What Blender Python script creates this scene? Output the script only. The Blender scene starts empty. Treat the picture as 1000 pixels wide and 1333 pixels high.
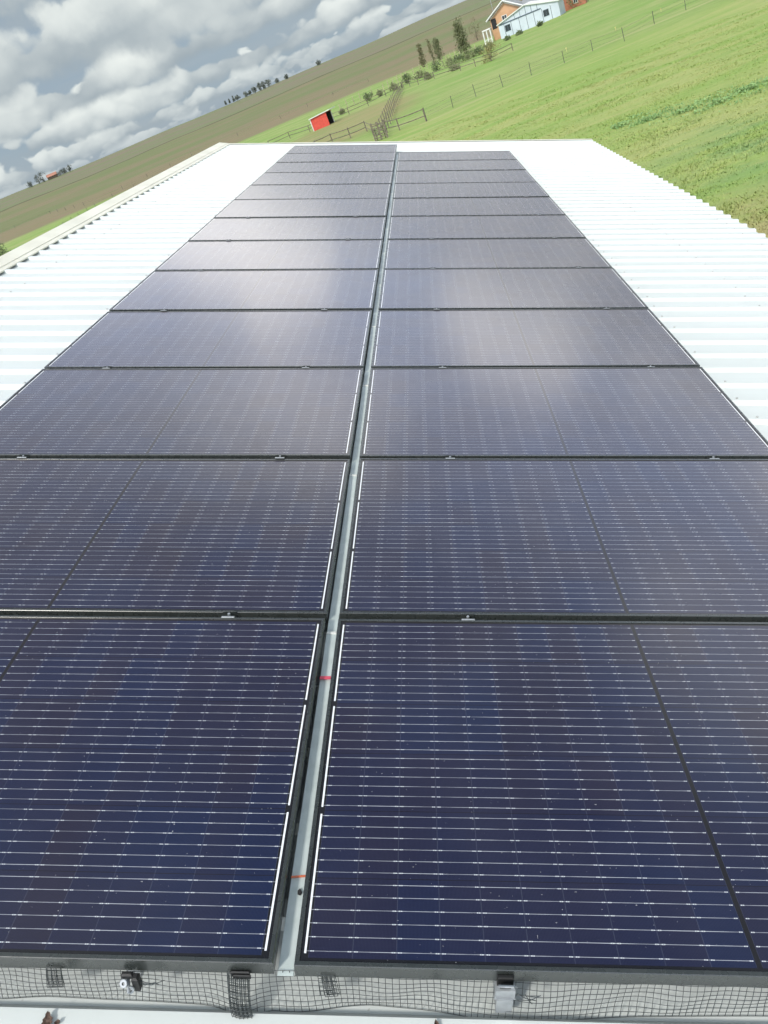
import bpy, math, random
import numpy as np
from mathutils import Vector, Matrix
random.seed(7)
rng = np.random.default_rng(7)
scene = bpy.context.scene
COL = scene.collection
R = math.radians

# ------------------------------------------------------------------ frames
PITCH = R(19.25)                                   # roof pitch, falls towards +x
MR = Matrix.Rotation(PITCH, 4, 'Y')                # roof frame -> world
CAM = Vector((0.69061633, -0.77690113, 1.28336463))
CB = [[0.9387009772708366, -0.20351089058044258, 0.27825131210100595],
      [0.03150649396509728, 0.8544200025382106, 0.5186268408987639],
      [-0.3432896970618309, -0.47806879910506556, 0.8084568060282731]]
FPX = 1008.338

def slope_z(d, tab):
    for (a, za), (b, zb) in zip(tab, tab[1:]):
        if d <= b:
            return za + (zb - za) * (d - a) / (b - a)
    return tab[-1][1]
TAB = [(0, -3.85), (14, -3.85), (85, -5.7), (230, -5.7), (300, -5.26), (400, -3.95), (550, 0.32), (700, 6.4), (900, 15.1), (1000, 15.6), (1500, 10), (4000, -40), (9000, -150)]
def gz(x, y):
    return slope_z(math.hypot(x, y), TAB)
def ground_at(px, py):
    """ground point seen at a pixel of the 1000 x 1333 photograph"""
    u = Vector(((px - 500) / FPX, 1.0, -(py - 666.5) / FPX))
    r = Vector([sum(CB[i][j] * u[j] for j in range(3)) for i in range(3)])
    r /= math.hypot(r.x, r.y)
    d = 5.0
    while d < 1500:
        p = CAM + r * d
        if p.z <= gz(p.x, p.y):
            return Vector((p.x, p.y, gz(p.x, p.y)))
        d += 0.25 if d < 300 else 1.0
    return p

# ------------------------------------------------------------------ shader maths
class S:
    def __init__(s, nt, sock): s.nt, s.k = nt, sock
    def _m(s, op, *o, clamp=False):
        n = s.nt.nodes.new('ShaderNodeMath'); n.operation = op; n.use_clamp = clamp
        for i, a in enumerate((s,) + o):
            if isinstance(a, S): s.nt.links.new(a.k, n.inputs[i])
            else: n.inputs[i].default_value = a
        return S(s.nt, n.outputs[0])
    def __add__(s, o): return s._m('ADD', o)
    __radd__ = __add__
    def __sub__(s, o): return s._m('SUBTRACT', o)
    def __rsub__(s, o): return (s * -1.0) + o
    def __mul__(s, o): return s._m('MULTIPLY', o)
    __rmul__ = __mul__
    def __truediv__(s, o): return s._m('DIVIDE', o)
    def lt(s, o): return s._m('LESS_THAN', o)
    def gt(s, o): return s._m('GREATER_THAN', o)
    def abs(s): return s._m('ABSOLUTE')
    def floor(s): return s._m('FLOOR')
    def fract(s): return s._m('FRACT')
    def min(s, o): return s._m('MINIMUM', o)
    def max(s, o): return s._m('MAXIMUM', o)
    def pow(s, o): return s._m('POWER', o)
    def clamp(s): return s._m('ADD', 0.0, clamp=True)
    def ramp(s, a, b):                              # smooth 0..1 between a and b
        n = s.nt.nodes.new('ShaderNodeMapRange'); n.interpolation_type = 'SMOOTHSTEP'
        s.nt.links.new(s.k, n.inputs[0])
        n.inputs[1].default_value = a; n.inputs[2].default_value = b
        return S(s.nt, n.outputs[0])

def node(nt, typ, **kw):
    n = nt.nodes.new(typ)
    for k, v in kw.items(): setattr(n, k, v)
    return n
def plug(nt, v, sock):
    if isinstance(v, S): nt.links.new(v.k, sock)
    elif hasattr(v, 'is_output'): nt.links.new(v, sock)
    elif isinstance(v, (tuple, list)) and len(v) == 3 and sock.type == 'RGBA': sock.default_value = (*v, 1)
    else: sock.default_value = v
def mix(nt, f, a, b):
    n = node(nt, 'ShaderNodeMix', data_type='RGBA')
    plug(nt, f, n.inputs[0]); plug(nt, a, n.inputs[6]); plug(nt, b, n.inputs[7])
    return n.outputs[2]
def noise(nt, vec, scale, detail=4, rough=0.55, w=None, dist=0.0):
    n = node(nt, 'ShaderNodeTexNoise')
    if w is not None: n.noise_dimensions = '4D'; n.inputs['W'].default_value = w
    if vec is not None: nt.links.new(vec, n.inputs['Vector'])
    n.inputs['Scale'].default_value = scale; n.inputs['Detail'].default_value = detail
    n.inputs['Roughness'].default_value = rough; n.inputs['Distortion'].default_value = dist
    return S(nt, n.outputs[0])
def xyz(nt, vec):
    n = node(nt, 'ShaderNodeSeparateXYZ'); nt.links.new(vec, n.inputs[0])
    return [S(nt, o) for o in n.outputs]
def comb(nt, x, y, z):
    n = node(nt, 'ShaderNodeCombineXYZ')
    for i, v in enumerate((x, y, z)): plug(nt, v, n.inputs[i])
    return n.outputs[0]
def new_mat(name):
    m = bpy.data.materials.new(name); m.use_nodes = True
    nt = m.node_tree
    return m, nt, nt.nodes['Principled BSDF']
def objco(nt):
    return node(nt, 'ShaderNodeTexCoord').outputs['Object']
def bump(nt, bs, h, strength, dist):
    b = node(nt, 'ShaderNodeBump'); b.inputs['Strength'].default_value = strength; b.inputs['Distance'].default_value = dist
    plug(nt, h, b.inputs['Height']); nt.links.new(b.outputs[0], bs.inputs['Normal'])

def plain(name, col, col2=None, rough=0.6, metal=0.0, scale=8.0, spec=0.5, bmp=0.0):
    """paint, metal, wood: two tones of one colour broken up by noise, with uneven gloss"""
    m, nt, bs = new_mat(name)
    v = objco(nt)
    n = noise(nt, v, scale, 6)
    plug(nt, mix(nt, n.ramp(0.35, 0.68), col, col2 or tuple(c * 0.8 for c in col)), bs.inputs['Base Color'])
    plug(nt, n * 0.25 + (rough - 0.12), bs.inputs['Roughness'])
    bs.inputs['Metallic'].default_value = metal
    bs.inputs['Specular IOR Level'].default_value = spec
    if bmp: bump(nt, bs, noise(nt, v, scale * 4, 4), bmp, 0.01)
    return m

M = {}
M['black_frame'] = plain('black_anodised', (0.030, 0.035, 0.034), (0.034, 0.039, 0.038), 0.27, 0.0, 30, 0.9)
M['black_plastic'] = plain('black_plastic', (0.012, 0.012, 0.013), None, 0.55)
M['wire'] = plain('black_coated_wire', (0.045, 0.055, 0.058), None, 0.5, 0.1, 40)
M['alu'] = plain('aluminium', (0.42, 0.44, 0.46), (0.32, 0.34, 0.36), 0.42, 0.5, 30)
M['galv'] = plain('galvanised_strip', (0.60, 0.67, 0.66), (0.52, 0.59, 0.58), 0.45, 0.1, 22)
M['pink'] = plain('pink_marker', (0.75, 0.10, 0.16), None, 0.6)
M['orange'] = plain('orange_marker', (0.75, 0.20, 0.10), None, 0.6)
M['leaf_dry'] = plain('dry_leaf', (0.17, 0.11, 0.085), (0.10, 0.065, 0.05), 0.8, 0, 60)
M['cream'] = plain('cream_trim', (0.74, 0.72, 0.61), (0.67, 0.65, 0.55), 0.5, 0, 3)
M['wallsheet'] = plain('wall_sheet', (0.6, 0.6, 0.55), None, 0.5, 0, 2)
M['wood'] = plain('weathered_wood', (0.20, 0.175, 0.13), (0.12, 0.105, 0.08), 0.85, 0, 5)
M['wood_pale'] = plain('pale_wood', (0.42, 0.38, 0.26), (0.33, 0.29, 0.2), 0.85, 0, 5)
M['steel_post'] = plain('dull_steel', (0.10, 0.105, 0.09), None, 0.7, 0.2, 8)
M['red'] = plain('red_paint', (0.60, 0.075, 0.05), (0.50, 0.06, 0.042), 0.65, 0, 2.2)
M['white'] = plain('white_paint', (0.74, 0.75, 0.72), (0.64, 0.66, 0.64), 0.5, 0, 1.0)
M['blue_white'] = plain('pale_blue_siding', (0.56, 0.62, 0.69), (0.50, 0.56, 0.63), 0.55, 0, 0.6)
M['slate'] = plain('slate_blue_trim', (0.10, 0.135, 0.17), None, 0.6)
M['tan'] = plain('tan_stucco', (0.55, 0.33, 0.19), (0.48, 0.285, 0.16), 0.8, 0, 0.8)
M['terracotta'] = plain('terracotta', (0.42, 0.17, 0.10), (0.34, 0.14, 0.085), 0.8, 0, 1.2)
M['roof_grey'] = plain('grey_shingle', (0.30, 0.31, 0.32), (0.22, 0.23, 0.24), 0.8, 0, 2)
M['dark'] = plain('shade_and_leaf_black', (0.02, 0.02, 0.022), None, 0.8)  # near black: shade painted into openings, and the leaf fragment's own colour
M['window'] = plain('window_glass', (0.045, 0.055, 0.065), None, 0.22, 0, 1)
M['yellow'] = plain('yellow_marker', (0.62, 0.56, 0.22), None, 0.6)
M['bark'] = plain('bark', (0.09, 0.07, 0.05), None, 0.9, 0, 5)

def foliage(name, a, b):
    m, nt, bs = new_mat(name)
    g = node(nt, 'ShaderNodeNewGeometry')
    r = S(nt, g.outputs['Random Per Island'])
    plug(nt, mix(nt, r, a, b), bs.inputs['Base Color'])
    bs.inputs['Roughness'].default_value = 0.7
    return m
M['conifer'] = foliage('conifer_needles', (0.13, 0.15, 0.075), (0.20, 0.21, 0.105))
M['tawny'] = foliage('tawny_foliage', (0.16, 0.155, 0.085), (0.23, 0.215, 0.115))
M['scrub'] = foliage('scrub_leaves', (0.15, 0.175, 0.085), (0.25, 0.26, 0.14))
M['yellowbush'] = foliage('yellow_shrub', (0.18, 0.18, 0.06), (0.32, 0.29, 0.12))
M['darkbush'] = foliage('dark_bush', (0.085, 0.12, 0.052), (0.17, 0.215, 0.095))
M['farleaf'] = foliage('far_tree_leaves', (0.115, 0.138, 0.125), (0.17, 0.19, 0.16))
M['weed'] = foliage('weed_leaves', (0.17, 0.31, 0.11), (0.27, 0.40, 0.15))

# white ribbed roof sheet
def roof_mat():
    m, nt, bs = new_mat('white_roof_sheet')
    v = objco(nt)
    x, y, z = xyz(nt, v)
    n = noise(nt, v, 1.3, 5)
    st = noise(nt, comb(nt, x * 0.4, y * 14.0, z), 1.0, 4)
    sp = noise(nt, v, 55, 2, 0.5)
    c = mix(nt, n.ramp(0.35, 0.7) * 0.5 + st.ramp(0.4, 0.75) * 0.3, (0.630, 0.665, 0.652), (0.595, 0.632, 0.620))
    c = mix(nt, sp.ramp(0.74, 0.80) * 0.5, c, (0.30, 0.29, 0.26))
    plug(nt, c, bs.inputs['Base Color'])
    plug(nt, n * 0.2 + 0.30, bs.inputs['Roughness'])
    bs.inputs['Specular IOR Level'].default_value = 0.35
    bump(nt, bs, noise(nt, v, 2.2, 2), 0.08, 0.02)
    return m
M['roof'] = roof_mat()

PW, PD = 1.69, 0.994                                # panel width (x) and depth (y)
def cell_mat():
    m, nt, bs = new_mat('solar_cells')
    v = objco(nt)
    x, y, z = xyz(nt, v)
    cp, cm, hx = 0.1605, (PD - 6 * 0.1605) / 2, 0.0816
    yc = (y - cm) / cp
    iny = yc.gt(0.0) * yc.lt(6.0)
    d = ((yc.fract() * 6.0).fract() - 0.5).abs() * (cp / 6)
    xa = (x - PW / 2)
    xs = xa.abs() - 0.005
    inx = xs.gt(0.0) * xs.lt(hx * 10)
    fx = (xs / hx).fract()
    gx = fx.min(1.0 - fx) * hx
    inc = inx * iny
    # cells, each a little different
    info = node(nt, 'ShaderNodeObjectInfo')
    wn = node(nt, 'ShaderNodeTexWhiteNoise')
    side = xa.gt(0.0) * 31.0
    nt.links.new(comb(nt, (xs / hx).floor() + side, yc.floor(), S(nt, info.outputs['Random']) * 97.0), wn.inputs['Vector'])
    r = S(nt, wn.outputs['Value'])
    big = noise(nt, v, 2.0, 2, w=3.0)
    col = mix(nt, (r * 0.6 + big.ramp(0.35, 0.65) * 0.4), (0.0025, 0.0105, 0.045), (0.0105, 0.0095, 0.027))
    # fine vertical fingers
    fing = ((x / 0.0026).fract() - 0.5).abs().lt(0.17)
    col = mix(nt, fing * inc * 0.02, col, (0.35, 0.40, 0.55))
    edge = gx.lt(0.0009) * inc
    ycd = (yc.fract() - 0.5).abs().gt(0.494) * inc
    col = mix(nt, (edge * 0.045), col, (0.5, 0.55, 0.65))
    col = mix(nt, ycd * 0.7, col, (0.004, 0.004, 0.006))
    # black border and centre gap
    col = mix(nt, inc, (0.006, 0.007, 0.009), col)
    # bus bars
    line = d.lt(0.00052) * iny * xs.gt(0.003) * xs.lt(hx * 10 + 0.004)
    blob = (gx - 0.0060).abs().lt(0.0034) * d.lt(0.00095) * inc
    hole = (gx - 0.0062).abs().lt(0.0012) * d.lt(0.0005) * inc
    lw = (noise(nt, v, 9.0, 3).ramp(0.3, 0.7) * 0.5 + 0.3)
    col = mix(nt, line * lw, col, (0.62, 0.65, 0.72))
    col = mix(nt, blob * 0.9, col, (0.70, 0.73, 0.78))
    col = mix(nt, hole * 0.8, col, (0.05, 0.05, 0.08))
    # white end ribbons in three lengths
    pr = (yc / 2.0).fract()
    rib = xs.gt(hx * 10 + 0.0045) * xs.lt(hx * 10 + 0.0085) * iny * pr.gt(0.028) * pr.lt(0.972)
    col = mix(nt, rib, col, (0.82, 0.84, 0.87))
    # dust specks and film
    dust = noise(nt, v, 3.5, 6, w=8.0)
    speck = noise(nt, v, 170, 1, 0.5)
    col = mix(nt, dust.ramp(0.30, 0.80) * 0.014, col, (0.55, 0.50, 0.52))
    col = mix(nt, speck.ramp(0.785, 0.83) * 0.7, col, (0.5, 0.5, 0.52))
    run = noise(nt, comb(nt, x * 2.2, y * 9.0, 5.0), 1.0, 6, 0.65)
    low_edge = (x - (PW - 0.10)).ramp(-0.05, 0.10) * 0.5 + 0.35
    col = mix(nt, run.ramp(0.56, 0.80) * 0.025 * low_edge, col, (0.6, 0.57, 0.55))
    spot = noise(nt, v, 13.0, 3, 0.6, w=2.0)
    col = mix(nt, (spot.ramp(0.735, 0.78) * S(nt, info.outputs['Random']).gt(0.45)) * 0.35, col, (0.55, 0.55, 0.55))
    plug(nt, col, bs.inputs['Base Color'])
    bs.inputs['Roughness'].default_value = 0.55
    bs.inputs['Specular IOR Level'].default_value = 0.0
    bs.inputs['Sheen Weight'].default_value = 0.25; bs.inputs['Sheen Roughness'].default_value = 0.45; bs.inputs['Sheen Tint'].default_value = (0.98, 0.82, 0.82, 1)
    bs.inputs['Coat Weight'].default_value = 1.0
    bs.inputs['Coat IOR'].default_value = 1.5
    plug(nt, dust * 0.04 + 0.145, bs.inputs['Coat Roughness'])
    b = node(nt, 'ShaderNodeBump'); b.inputs['Strength'].default_value = 0.02; b.inputs['Distance'].default_value = 0.004
    plug(nt, noise(nt, v, 5.0, 2), b.inputs['Height']); nt.links.new(b.outputs[0], bs.inputs['Coat Normal'])
    return m
M['cells'] = cell_mat()

def ground_colour(nt):
    g = node(nt, 'ShaderNodeNewGeometry')
    pos = g.outputs['Position']
    x, y, z = xyz(nt, pos)
    d = (x * x + y * y).pow(0.5)
    warp = noise(nt, comb(nt, x * 0.010, y * 0.010, 0.0), 1.0, 4) - 0.5
    dl = d * (1.0 + warp * 0.22)
    # lawn near the roof: streaks that run along x
    s1 = noise(nt, comb(nt, x * 0.05 + y * 0.012, y * 0.22 - x * 0.05, 0.0), 1.0, 6, 0.6)
    s2 = noise(nt, comb(nt, x * 0.35, y * 0.7, 3.0), 1.0, 6, 0.65)
    s3 = noise(nt, comb(nt, x * 2.6, y * 3.2, 1.0), 1.0, 5, 0.7)
    lawn = mix(nt, s1.ramp(0.36, 0.62), (0.235, 0.345, 0.088), (0.335, 0.370, 0.135))
    lawn = mix(nt, s2.ramp(0.45, 0.75) * 0.45, lawn, (0.190, 0.305, 0.090))
    lawn = mix(nt, s3.ramp(0.50, 0.72) * 0.30, lawn, (0.40, 0.35, 0.17))
    lawn = mix(nt, s3.ramp(0.50, 0.28) * 0.3, lawn, (0.17, 0.235, 0.07))
    # a dry, pale and lumpy stretch close to the eave
    dry = (1.0 - (d * 1.0).ramp(15.0, 21.0)) * (s2 + s3 * 0.5).ramp(0.55, 0.85)
    lawn = mix(nt, dry * 0.75, lawn, (0.38, 0.31, 0.17))
    teal = ((x - 9.0).abs() + (y - 22.0).abs() * 0.7).ramp(7.0, 1.0) * s2.ramp(0.36, 0.6)
    lawn = mix(nt, teal * 0.55, lawn, (0.155, 0.27, 0.115))
    # second meadow behind the wire fence
    m1 = noise(nt, comb(nt, x * 0.035, y * 0.11, 7.0), 1.0, 6, 0.6)
    mead = mix(nt, m1.ramp(0.38, 0.64), (0.215, 0.325, 0.088), (0.295, 0.345, 0.130))
    mead = mix(nt, s2.ramp(0.45, 0.7) * 0.35, mead, (0.11, 0.19, 0.045))
    c = mix(nt, dl.ramp(84.0, 95.0), lawn, mead)
    edge = (y - (86.6 + 0.27 * x)).abs()
    c = mix(nt, edge.ramp(1.3, 0.3) * x.gt(-1.0) * (s1 + 0.1).clamp() * 0.8, c, (0.36, 0.36, 0.17))
    # trodden paddock
    pd = ((x + 13.0) * 0.075)._m('POWER', 2.0) + ((y - 133.0) * 0.030)._m('POWER', 2.0)
    pad = (pd + (m1 - 0.5) * 1.4).ramp(1.25, 0.45)
    c = mix(nt, pad * 0.75, c, mix(nt, s1.ramp(0.4, 0.65), (0.30, 0.245, 0.13), (0.22, 0.245, 0.10)))
    # far fields in bands
    f1 = noise(nt, comb(nt, x * 0.006, y * 0.018, 2.0), 1.0, 5, 0.6)
    f2 = noise(nt, comb(nt, x * 0.03, y * 0.12, 4.0), 1.0, 5, 0.65)
    stub = mix(nt, f2.ramp(0.35, 0.7), (0.235, 0.178, 0.115), (0.185, 0.195, 0.095))
    olive = mix(nt, f1.ramp(0.40, 0.60), (0.160, 0.188, 0.085), (0.215, 0.180, 0.110))
    olive = mix(nt, f2.ramp(0.4, 0.7) * 0.5, olive, (0.145, 0.175, 0.075))
    top = mix(nt, (f1 * 0.6 + f2 * 0.4).ramp(0.40, 0.58), (0.200, 0.172, 0.122), (0.165, 0.192, 0.098))
    c = mix(nt, dl.ramp(262.0, 285.0), c, stub)
    c = mix(nt, dl.ramp(355.0, 395.0), c, olive)
    c = mix(nt, (d + warp * 60.0).ramp(628.0, 640.0), c, top)
    hedge = (1.0 - ((d + warp * 60.0 - 634.0).abs()).ramp(3.0, 9.0))
    c = mix(nt, hedge * 0.7, c, (0.075, 0.075, 0.04))
    return c, s3, pos

def ground_mat():
    m, nt, bs = new_mat('meadow')
    c, s3, pos = ground_colour(nt)
    plug(nt, c, bs.inputs['Base Color'])
    bs.inputs['Roughness'].default_value = 0.9; bs.inputs['Specular IOR Level'].default_value = 0.1
    bump(nt, bs, noise(nt, pos, 2.2, 6, 0.7), 0.6, 0.2)
    return m
M['ground'] = ground_mat()
def blade_mat():
    m, nt, bs = new_mat('grass_blades')
    c, s3, pos = ground_colour(nt)
    g = node(nt, 'ShaderNodeNewGeometry')
    r = S(nt, g.outputs['Random Per Island'])
    c = mix(nt, r.ramp(0.55, 1.0) * 0.18, c, (0.42, 0.38, 0.18))
    c = mix(nt, r.ramp(0.5, 0.0) * 0.15, c, (0.22, 0.31, 0.085))
    plug(nt, c, bs.inputs['Base Color'])
    bs.inputs['Roughness'].default_value = 0.75; bs.inputs['Specular IOR Level'].default_value = 0.2
    return m
M['blade'] = blade_mat()

# ------------------------------------------------------------------ mesh building
class MB:
    def __init__(s): s.v, s.f = [], []
    def quad_grid(s, rows, close=False):
        b = len(s.v); n = len(rows[0])
        for r in rows: s.v.extend(tuple(p) for p in r)
        for i in range(len(rows) - 1):
            for j in range(n if close else n - 1):
                k = (j + 1) % n
                s.f.append((b + i * n + j, b + i * n + k, b + (i + 1) * n + k, b + (i + 1) * n + j))
        return b
    def poly(s, pts):
        b = len(s.v); s.v.extend(tuple(p) for p in pts); s.f.append(tuple(range(b, b + len(pts))))
    def box(s, x0, x1, y0, y1, z0, z1, mat=None, ch=0.0):
        if ch <= 0:
            p = [(x0, y0, z0), (x1, y0, z0), (x1, y1, z0), (x0, y1, z0), (x0, y0, z1), (x1, y0, z1), (x1, y1, z1), (x0, y1, z1)]
            fs = [(3, 2, 1, 0), (4, 5, 6, 7), (0, 1, 5, 4), (1, 2, 6, 5), (2, 3, 7, 6), (3, 0, 4, 7)]
        else:                                        # chamfered top edges
            c = ch
            p = [(x0, y0, z0), (x1, y0, z0), (x1, y1, z0), (x0, y1, z0),
                 (x0, y0, z1 - c), (x1, y0, z1 - c), (x1, y1, z1 - c), (x0, y1, z1 - c),
                 (x0 + c, y0 + c, z1), (x1 - c, y0 + c, z1), (x1 - c, y1 - c, z1), (x0 + c, y1 - c, z1)]
            fs = [(3, 2, 1, 0), (8, 9, 10, 11)]
            for a in range(4):
                b_ = (a + 1) % 4
                fs += [(a, b_, b_ + 4, a + 4), (a + 4, b_ + 4, b_ + 8, a + 8)]
        b = len(s.v)
        s.v.extend(tuple(mat @ Vector(q)) if mat else q for q in p)
        s.f.extend(tuple(b + i for i in f) for f in fs)
    def tube(s, pts, r, n=6, r1=None, cap=True):
        pts = [Vector(p) for p in pts]; rows = []
        up = None
        for i, p in enumerate(pts):
            t = (pts[min(i + 1, len(pts) - 1)] - pts[max(i - 1, 0)]).normalized()
            if up is None:
                up = Vector((0, 0, 1)) if abs(t.z) < 0.9 else Vector((0, 1, 0))
            a = t.cross(up).normalized(); b = a.cross(t).normalized(); up = b
            rr = r if r1 is None else r + (r1 - r) * i / (len(pts) - 1)
            rows.append([p + (a * math.cos(q) + b * math.sin(q)) * rr for q in [2 * math.pi * k / n for k in range(n)]])
        b0 = s.quad_grid(rows, close=True)
        if cap:
            s.f.append(tuple(b0 + k for k in range(n))[::-1])
            e = b0 + (len(rows) - 1) * n
            s.f.append(tuple(e + k for k in range(n)))
    def mesh(s, name, mat, smooth=False):
        me = bpy.data.meshes.new(name); me.from_pydata(s.v, [], s.f); me.update()
        me.materials.append(mat)
        if smooth: me.polygons.foreach_set('use_smooth', [True] * len(me.polygons))
        return me
    def build(s, name, mat, parent=None, world=None, smooth=False):
        o = bpy.data.objects.new(name, s.mesh(name, mat, smooth)); COL.objects.link(o)
        if parent is not None: o.parent = parent
        if world is not None: o.matrix_world = world
        return o

def tag(o, label=None, cat=None, group=None, kind=None):
    if label: o['label'] = label
    if cat: o['category'] = cat
    if group: o['group'] = group
    if kind: o['kind'] = kind
    return o
def empty(name, world, label, cat, group=None):
    o = bpy.data.objects.new(name, None); COL.objects.link(o)
    o.empty_display_size = 0.1
    o.matrix_world = world
    return tag(o, label, cat, group)
def copy_thing(src, world, label, group=None):
    c = src.copy(); COL.objects.link(c); c.matrix_world = world; c['label'] = label
    if group: c['group'] = group
    for ch in src.children:
        k = ch.copy(); COL.objects.link(k); k.parent = c
        for g2 in ch.children:
            q = g2.copy(); COL.objects.link(q); q.parent = k
    return c
T = Matrix.Translation
def RT(x, y, z): return MR @ T((x, y, z))
def WT(x, y, z, rz=0.0): return T((x, y, z)) @ Matrix.Rotation(rz, 4, 'Z')
ORD = ['front', 'second', 'third', 'fourth', 'fifth', 'sixth', 'seventh', 'eighth', 'ninth', 'tenth', 'eleventh', 'twelfth', 'thirteenth']

# ------------------------------------------------------------------ ground
def build_ground():
    mb = MB()
    rad = [0.0] + list(np.geomspace(2.5, 6000, 190))
    na = 240
    rows = []
    for r in rad:
        row = []
        for k in range(na):
            a = 2 * math.pi * k / na
            x, y = r * math.sin(a), r * math.cos(a)
            z = slope_z(r, TAB)
            if r > 8:
                w = min(1.0, r / 60)
                z += w * (0.10 * math.sin(x * 0.33 + 1.3) * math.sin(y * 0.21) + 0.05 * math.sin(x * 0.9) * math.cos(y * 0.8 + x * 0.3))
            if r > 400:
                z += 0.9 * math.sin(a * 9 + 1.0) * min(1, (r - 400) / 400) + 0.35 * math.sin(a * 37) * min(1, (r - 400) / 400)
            row.append((x, y, z))
        rows.append(row)
    mb.quad_grid(rows, close=True)
    o = mb.build('ground', M['ground'], smooth=True)
    tag(o, 'rolling green meadow and brown fields rising to the skyline', None, None, 'structure')
build_ground()

def numpy_mesh(name, verts, faces_n, mat):
    me = bpy.data.meshes.new(name)
    nv = len(verts); nf = nv // faces_n
    me.vertices.add(nv); me.vertices.foreach_set('co', verts.astype(np.float32).ravel())
    me.loops.add(nv); me.loops.foreach_set('vertex_index', np.arange(nv, dtype=np.int32))
    me.polygons.add(nf)
    me.polygons.foreach_set('loop_start', np.arange(0, nv, faces_n, dtype=np.int32))
    me.polygons.foreach_set('loop_total', np.full(nf, faces_n, dtype=np.int32))
    me.update(calc_edges=True); me.materials.append(mat)
    return me
def gz_np(x, y):
    d = np.hypot(x, y)
    z = np.interp(d, [t[0] for t in TAB], [t[1] for t in TAB])
    w = np.minimum(1.0, d / 60)
    return z + w * (0.10 * np.sin(x * 0.33 + 1.3) * np.sin(y * 0.21) + 0.05 * np.sin(x * 0.9) * np.cos(y * 0.8 + x * 0.3))

def build_grass():
    n = 170000
    d = 9.5 + (72 - 9.5) * rng.random(n) ** 1.9
    az = np.radians(rng.uniform(-4, 33, n))
    x, y = d * np.sin(az), d * np.cos(az)
    lump = np.sin(x * 1.9 + np.sin(y * 1.3) * 2) * np.sin(y * 2.3 + x * 0.6) + 0.7 * np.sin(x * 0.7 + 2) * np.sin(y * 0.9)
    keep = (lump + rng.normal(0, 0.6, n)) > -0.35
    x, y, d, lump = x[keep], y[keep], d[keep], lump[keep]; n = len(x)
    z = gz_np(x, y) - 0.01
    h = rng.uniform(0.03, 0.075, n) * (0.8 + 0.5 * np.clip(lump, 0, 1)) * np.where(d < 24, 1.15, 1.0)
    wd = rng.uniform(0.012, 0.03, n) * (0.7 + d / 50)
    t = rng.uniform(0, 2 * np.pi, n); l = rng.uniform(0, 2 * np.pi, n); ln = h * rng.uniform(0.2, 1.3, n)
    a = np.stack([x - np.cos(t) * wd, y - np.sin(t) * wd, z], 1)
    b = np.stack([x + np.cos(t) * wd, y + np.sin(t) * wd, z], 1)
    c = np.stack([x + np.cos(l) * ln, y + np.sin(l) * ln, z + h], 1)
    v = np.stack([a, b, c], 1).reshape(-1, 3)
    o = bpy.data.objects.new('grass', numpy_mesh('grass', v, 3, M['blade'])); COL.objects.link(o)
    tag(o, 'short patchy grass growing on the lawn below the eave', 'grass', None, 'stuff')
    # darker broad-leaved weeds in one long patch
    n = 13000
    u = rng.random(n)
    px = 7.4 + u * 5.6; py = 34.3 - u * 3.4 + rng.normal(0, 0.95, n) * (0.35 + 0.8 * np.sin(u * 3.1)) + 0.5 * np.sin(u * 9)
    k = (np.sin(px * 3.1) * np.sin(py * 3.7 + px) + rng.normal(0, 0.45, n)) > 0.55
    px, py = px[k], py[k]; n = len(px)
    z = gz_np(px, py) + rng.uniform(0, 0.16, n)
    s = rng.uniform(0.025, 0.06, n)
    ax = rng.normal(0, 1, (n, 3)); ax[:, 2] *= 0.5; ax /= np.linalg.norm(ax, axis=1)[:, None]
    bx = np.cross(ax, rng.normal(0, 1, (n, 3))); bx /= np.linalg.norm(bx, axis=1)[:, None]
    p = np.stack([px, py, z], 1)
    q = np.stack([p - ax * s[:, None], p + bx * s[:, None] * .6, p + ax * s[:, None], p - bx * s[:, None] * .6], 1).reshape(-1, 3)
    o = bpy.data.objects.new('weed_patch', numpy_mesh('weed_patch', q, 4, M['weed'])); COL.objects.link(o)
    tag(o, 'long dark green patch of broad leaved weeds on the lawn', 'weeds', None, 'stuff')
build_grass()

# ------------------------------------------------------------------ the building under the panels
RIB, RT_Z, PAN_Z = 0.225, -0.105, -0.127            # rib spacing, rib top, pan level (roof frame)
YB, YF = 14.72, -3.985                                # far and near rake
XR, XE = -3.30, 3.45                                # ridge and eave
barn = empty('metal_roofed_barn', MR.copy(), 'long low barn with a white ribbed metal roof carrying the solar panels', 'barn')
def ribbed_sheet(name, x0, x1, parent, mat4=None, nx=2):
    prof = []
    y = YF
    while y < YB - 0.01:
        for dy, z in ((0.0, PAN_Z), (0.070, PAN_Z), (0.086, RT_Z), (0.124, RT_Z), (0.140, PAN_Z)):
            if y + dy < YB: prof.append((y + dy, z))
        y += RIB
    prof.append((YB, PAN_Z))
    mb = MB()
    rows = [[(x0 + (x1 - x0) * i / nx, yy, zz) for yy, zz in prof] for i in range(nx + 1)]
    # the underside, 3 mm below, closes the sheet
    low = [[(p[0], p[1], p[2] - 0.003) for p in r] for r in rows]
    mb.quad_grid(rows[::-1]); mb.quad_grid(low)
    mb.quad_grid([low[-1], rows[-1]]); mb.quad_grid([rows[0], low[0]])
    o = mb.build(name, M['roof'], parent)
    if mat4: o.matrix_local = mat4
    return o
ribbed_sheet('roof', XR + 0.02, XE, barn)
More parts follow.
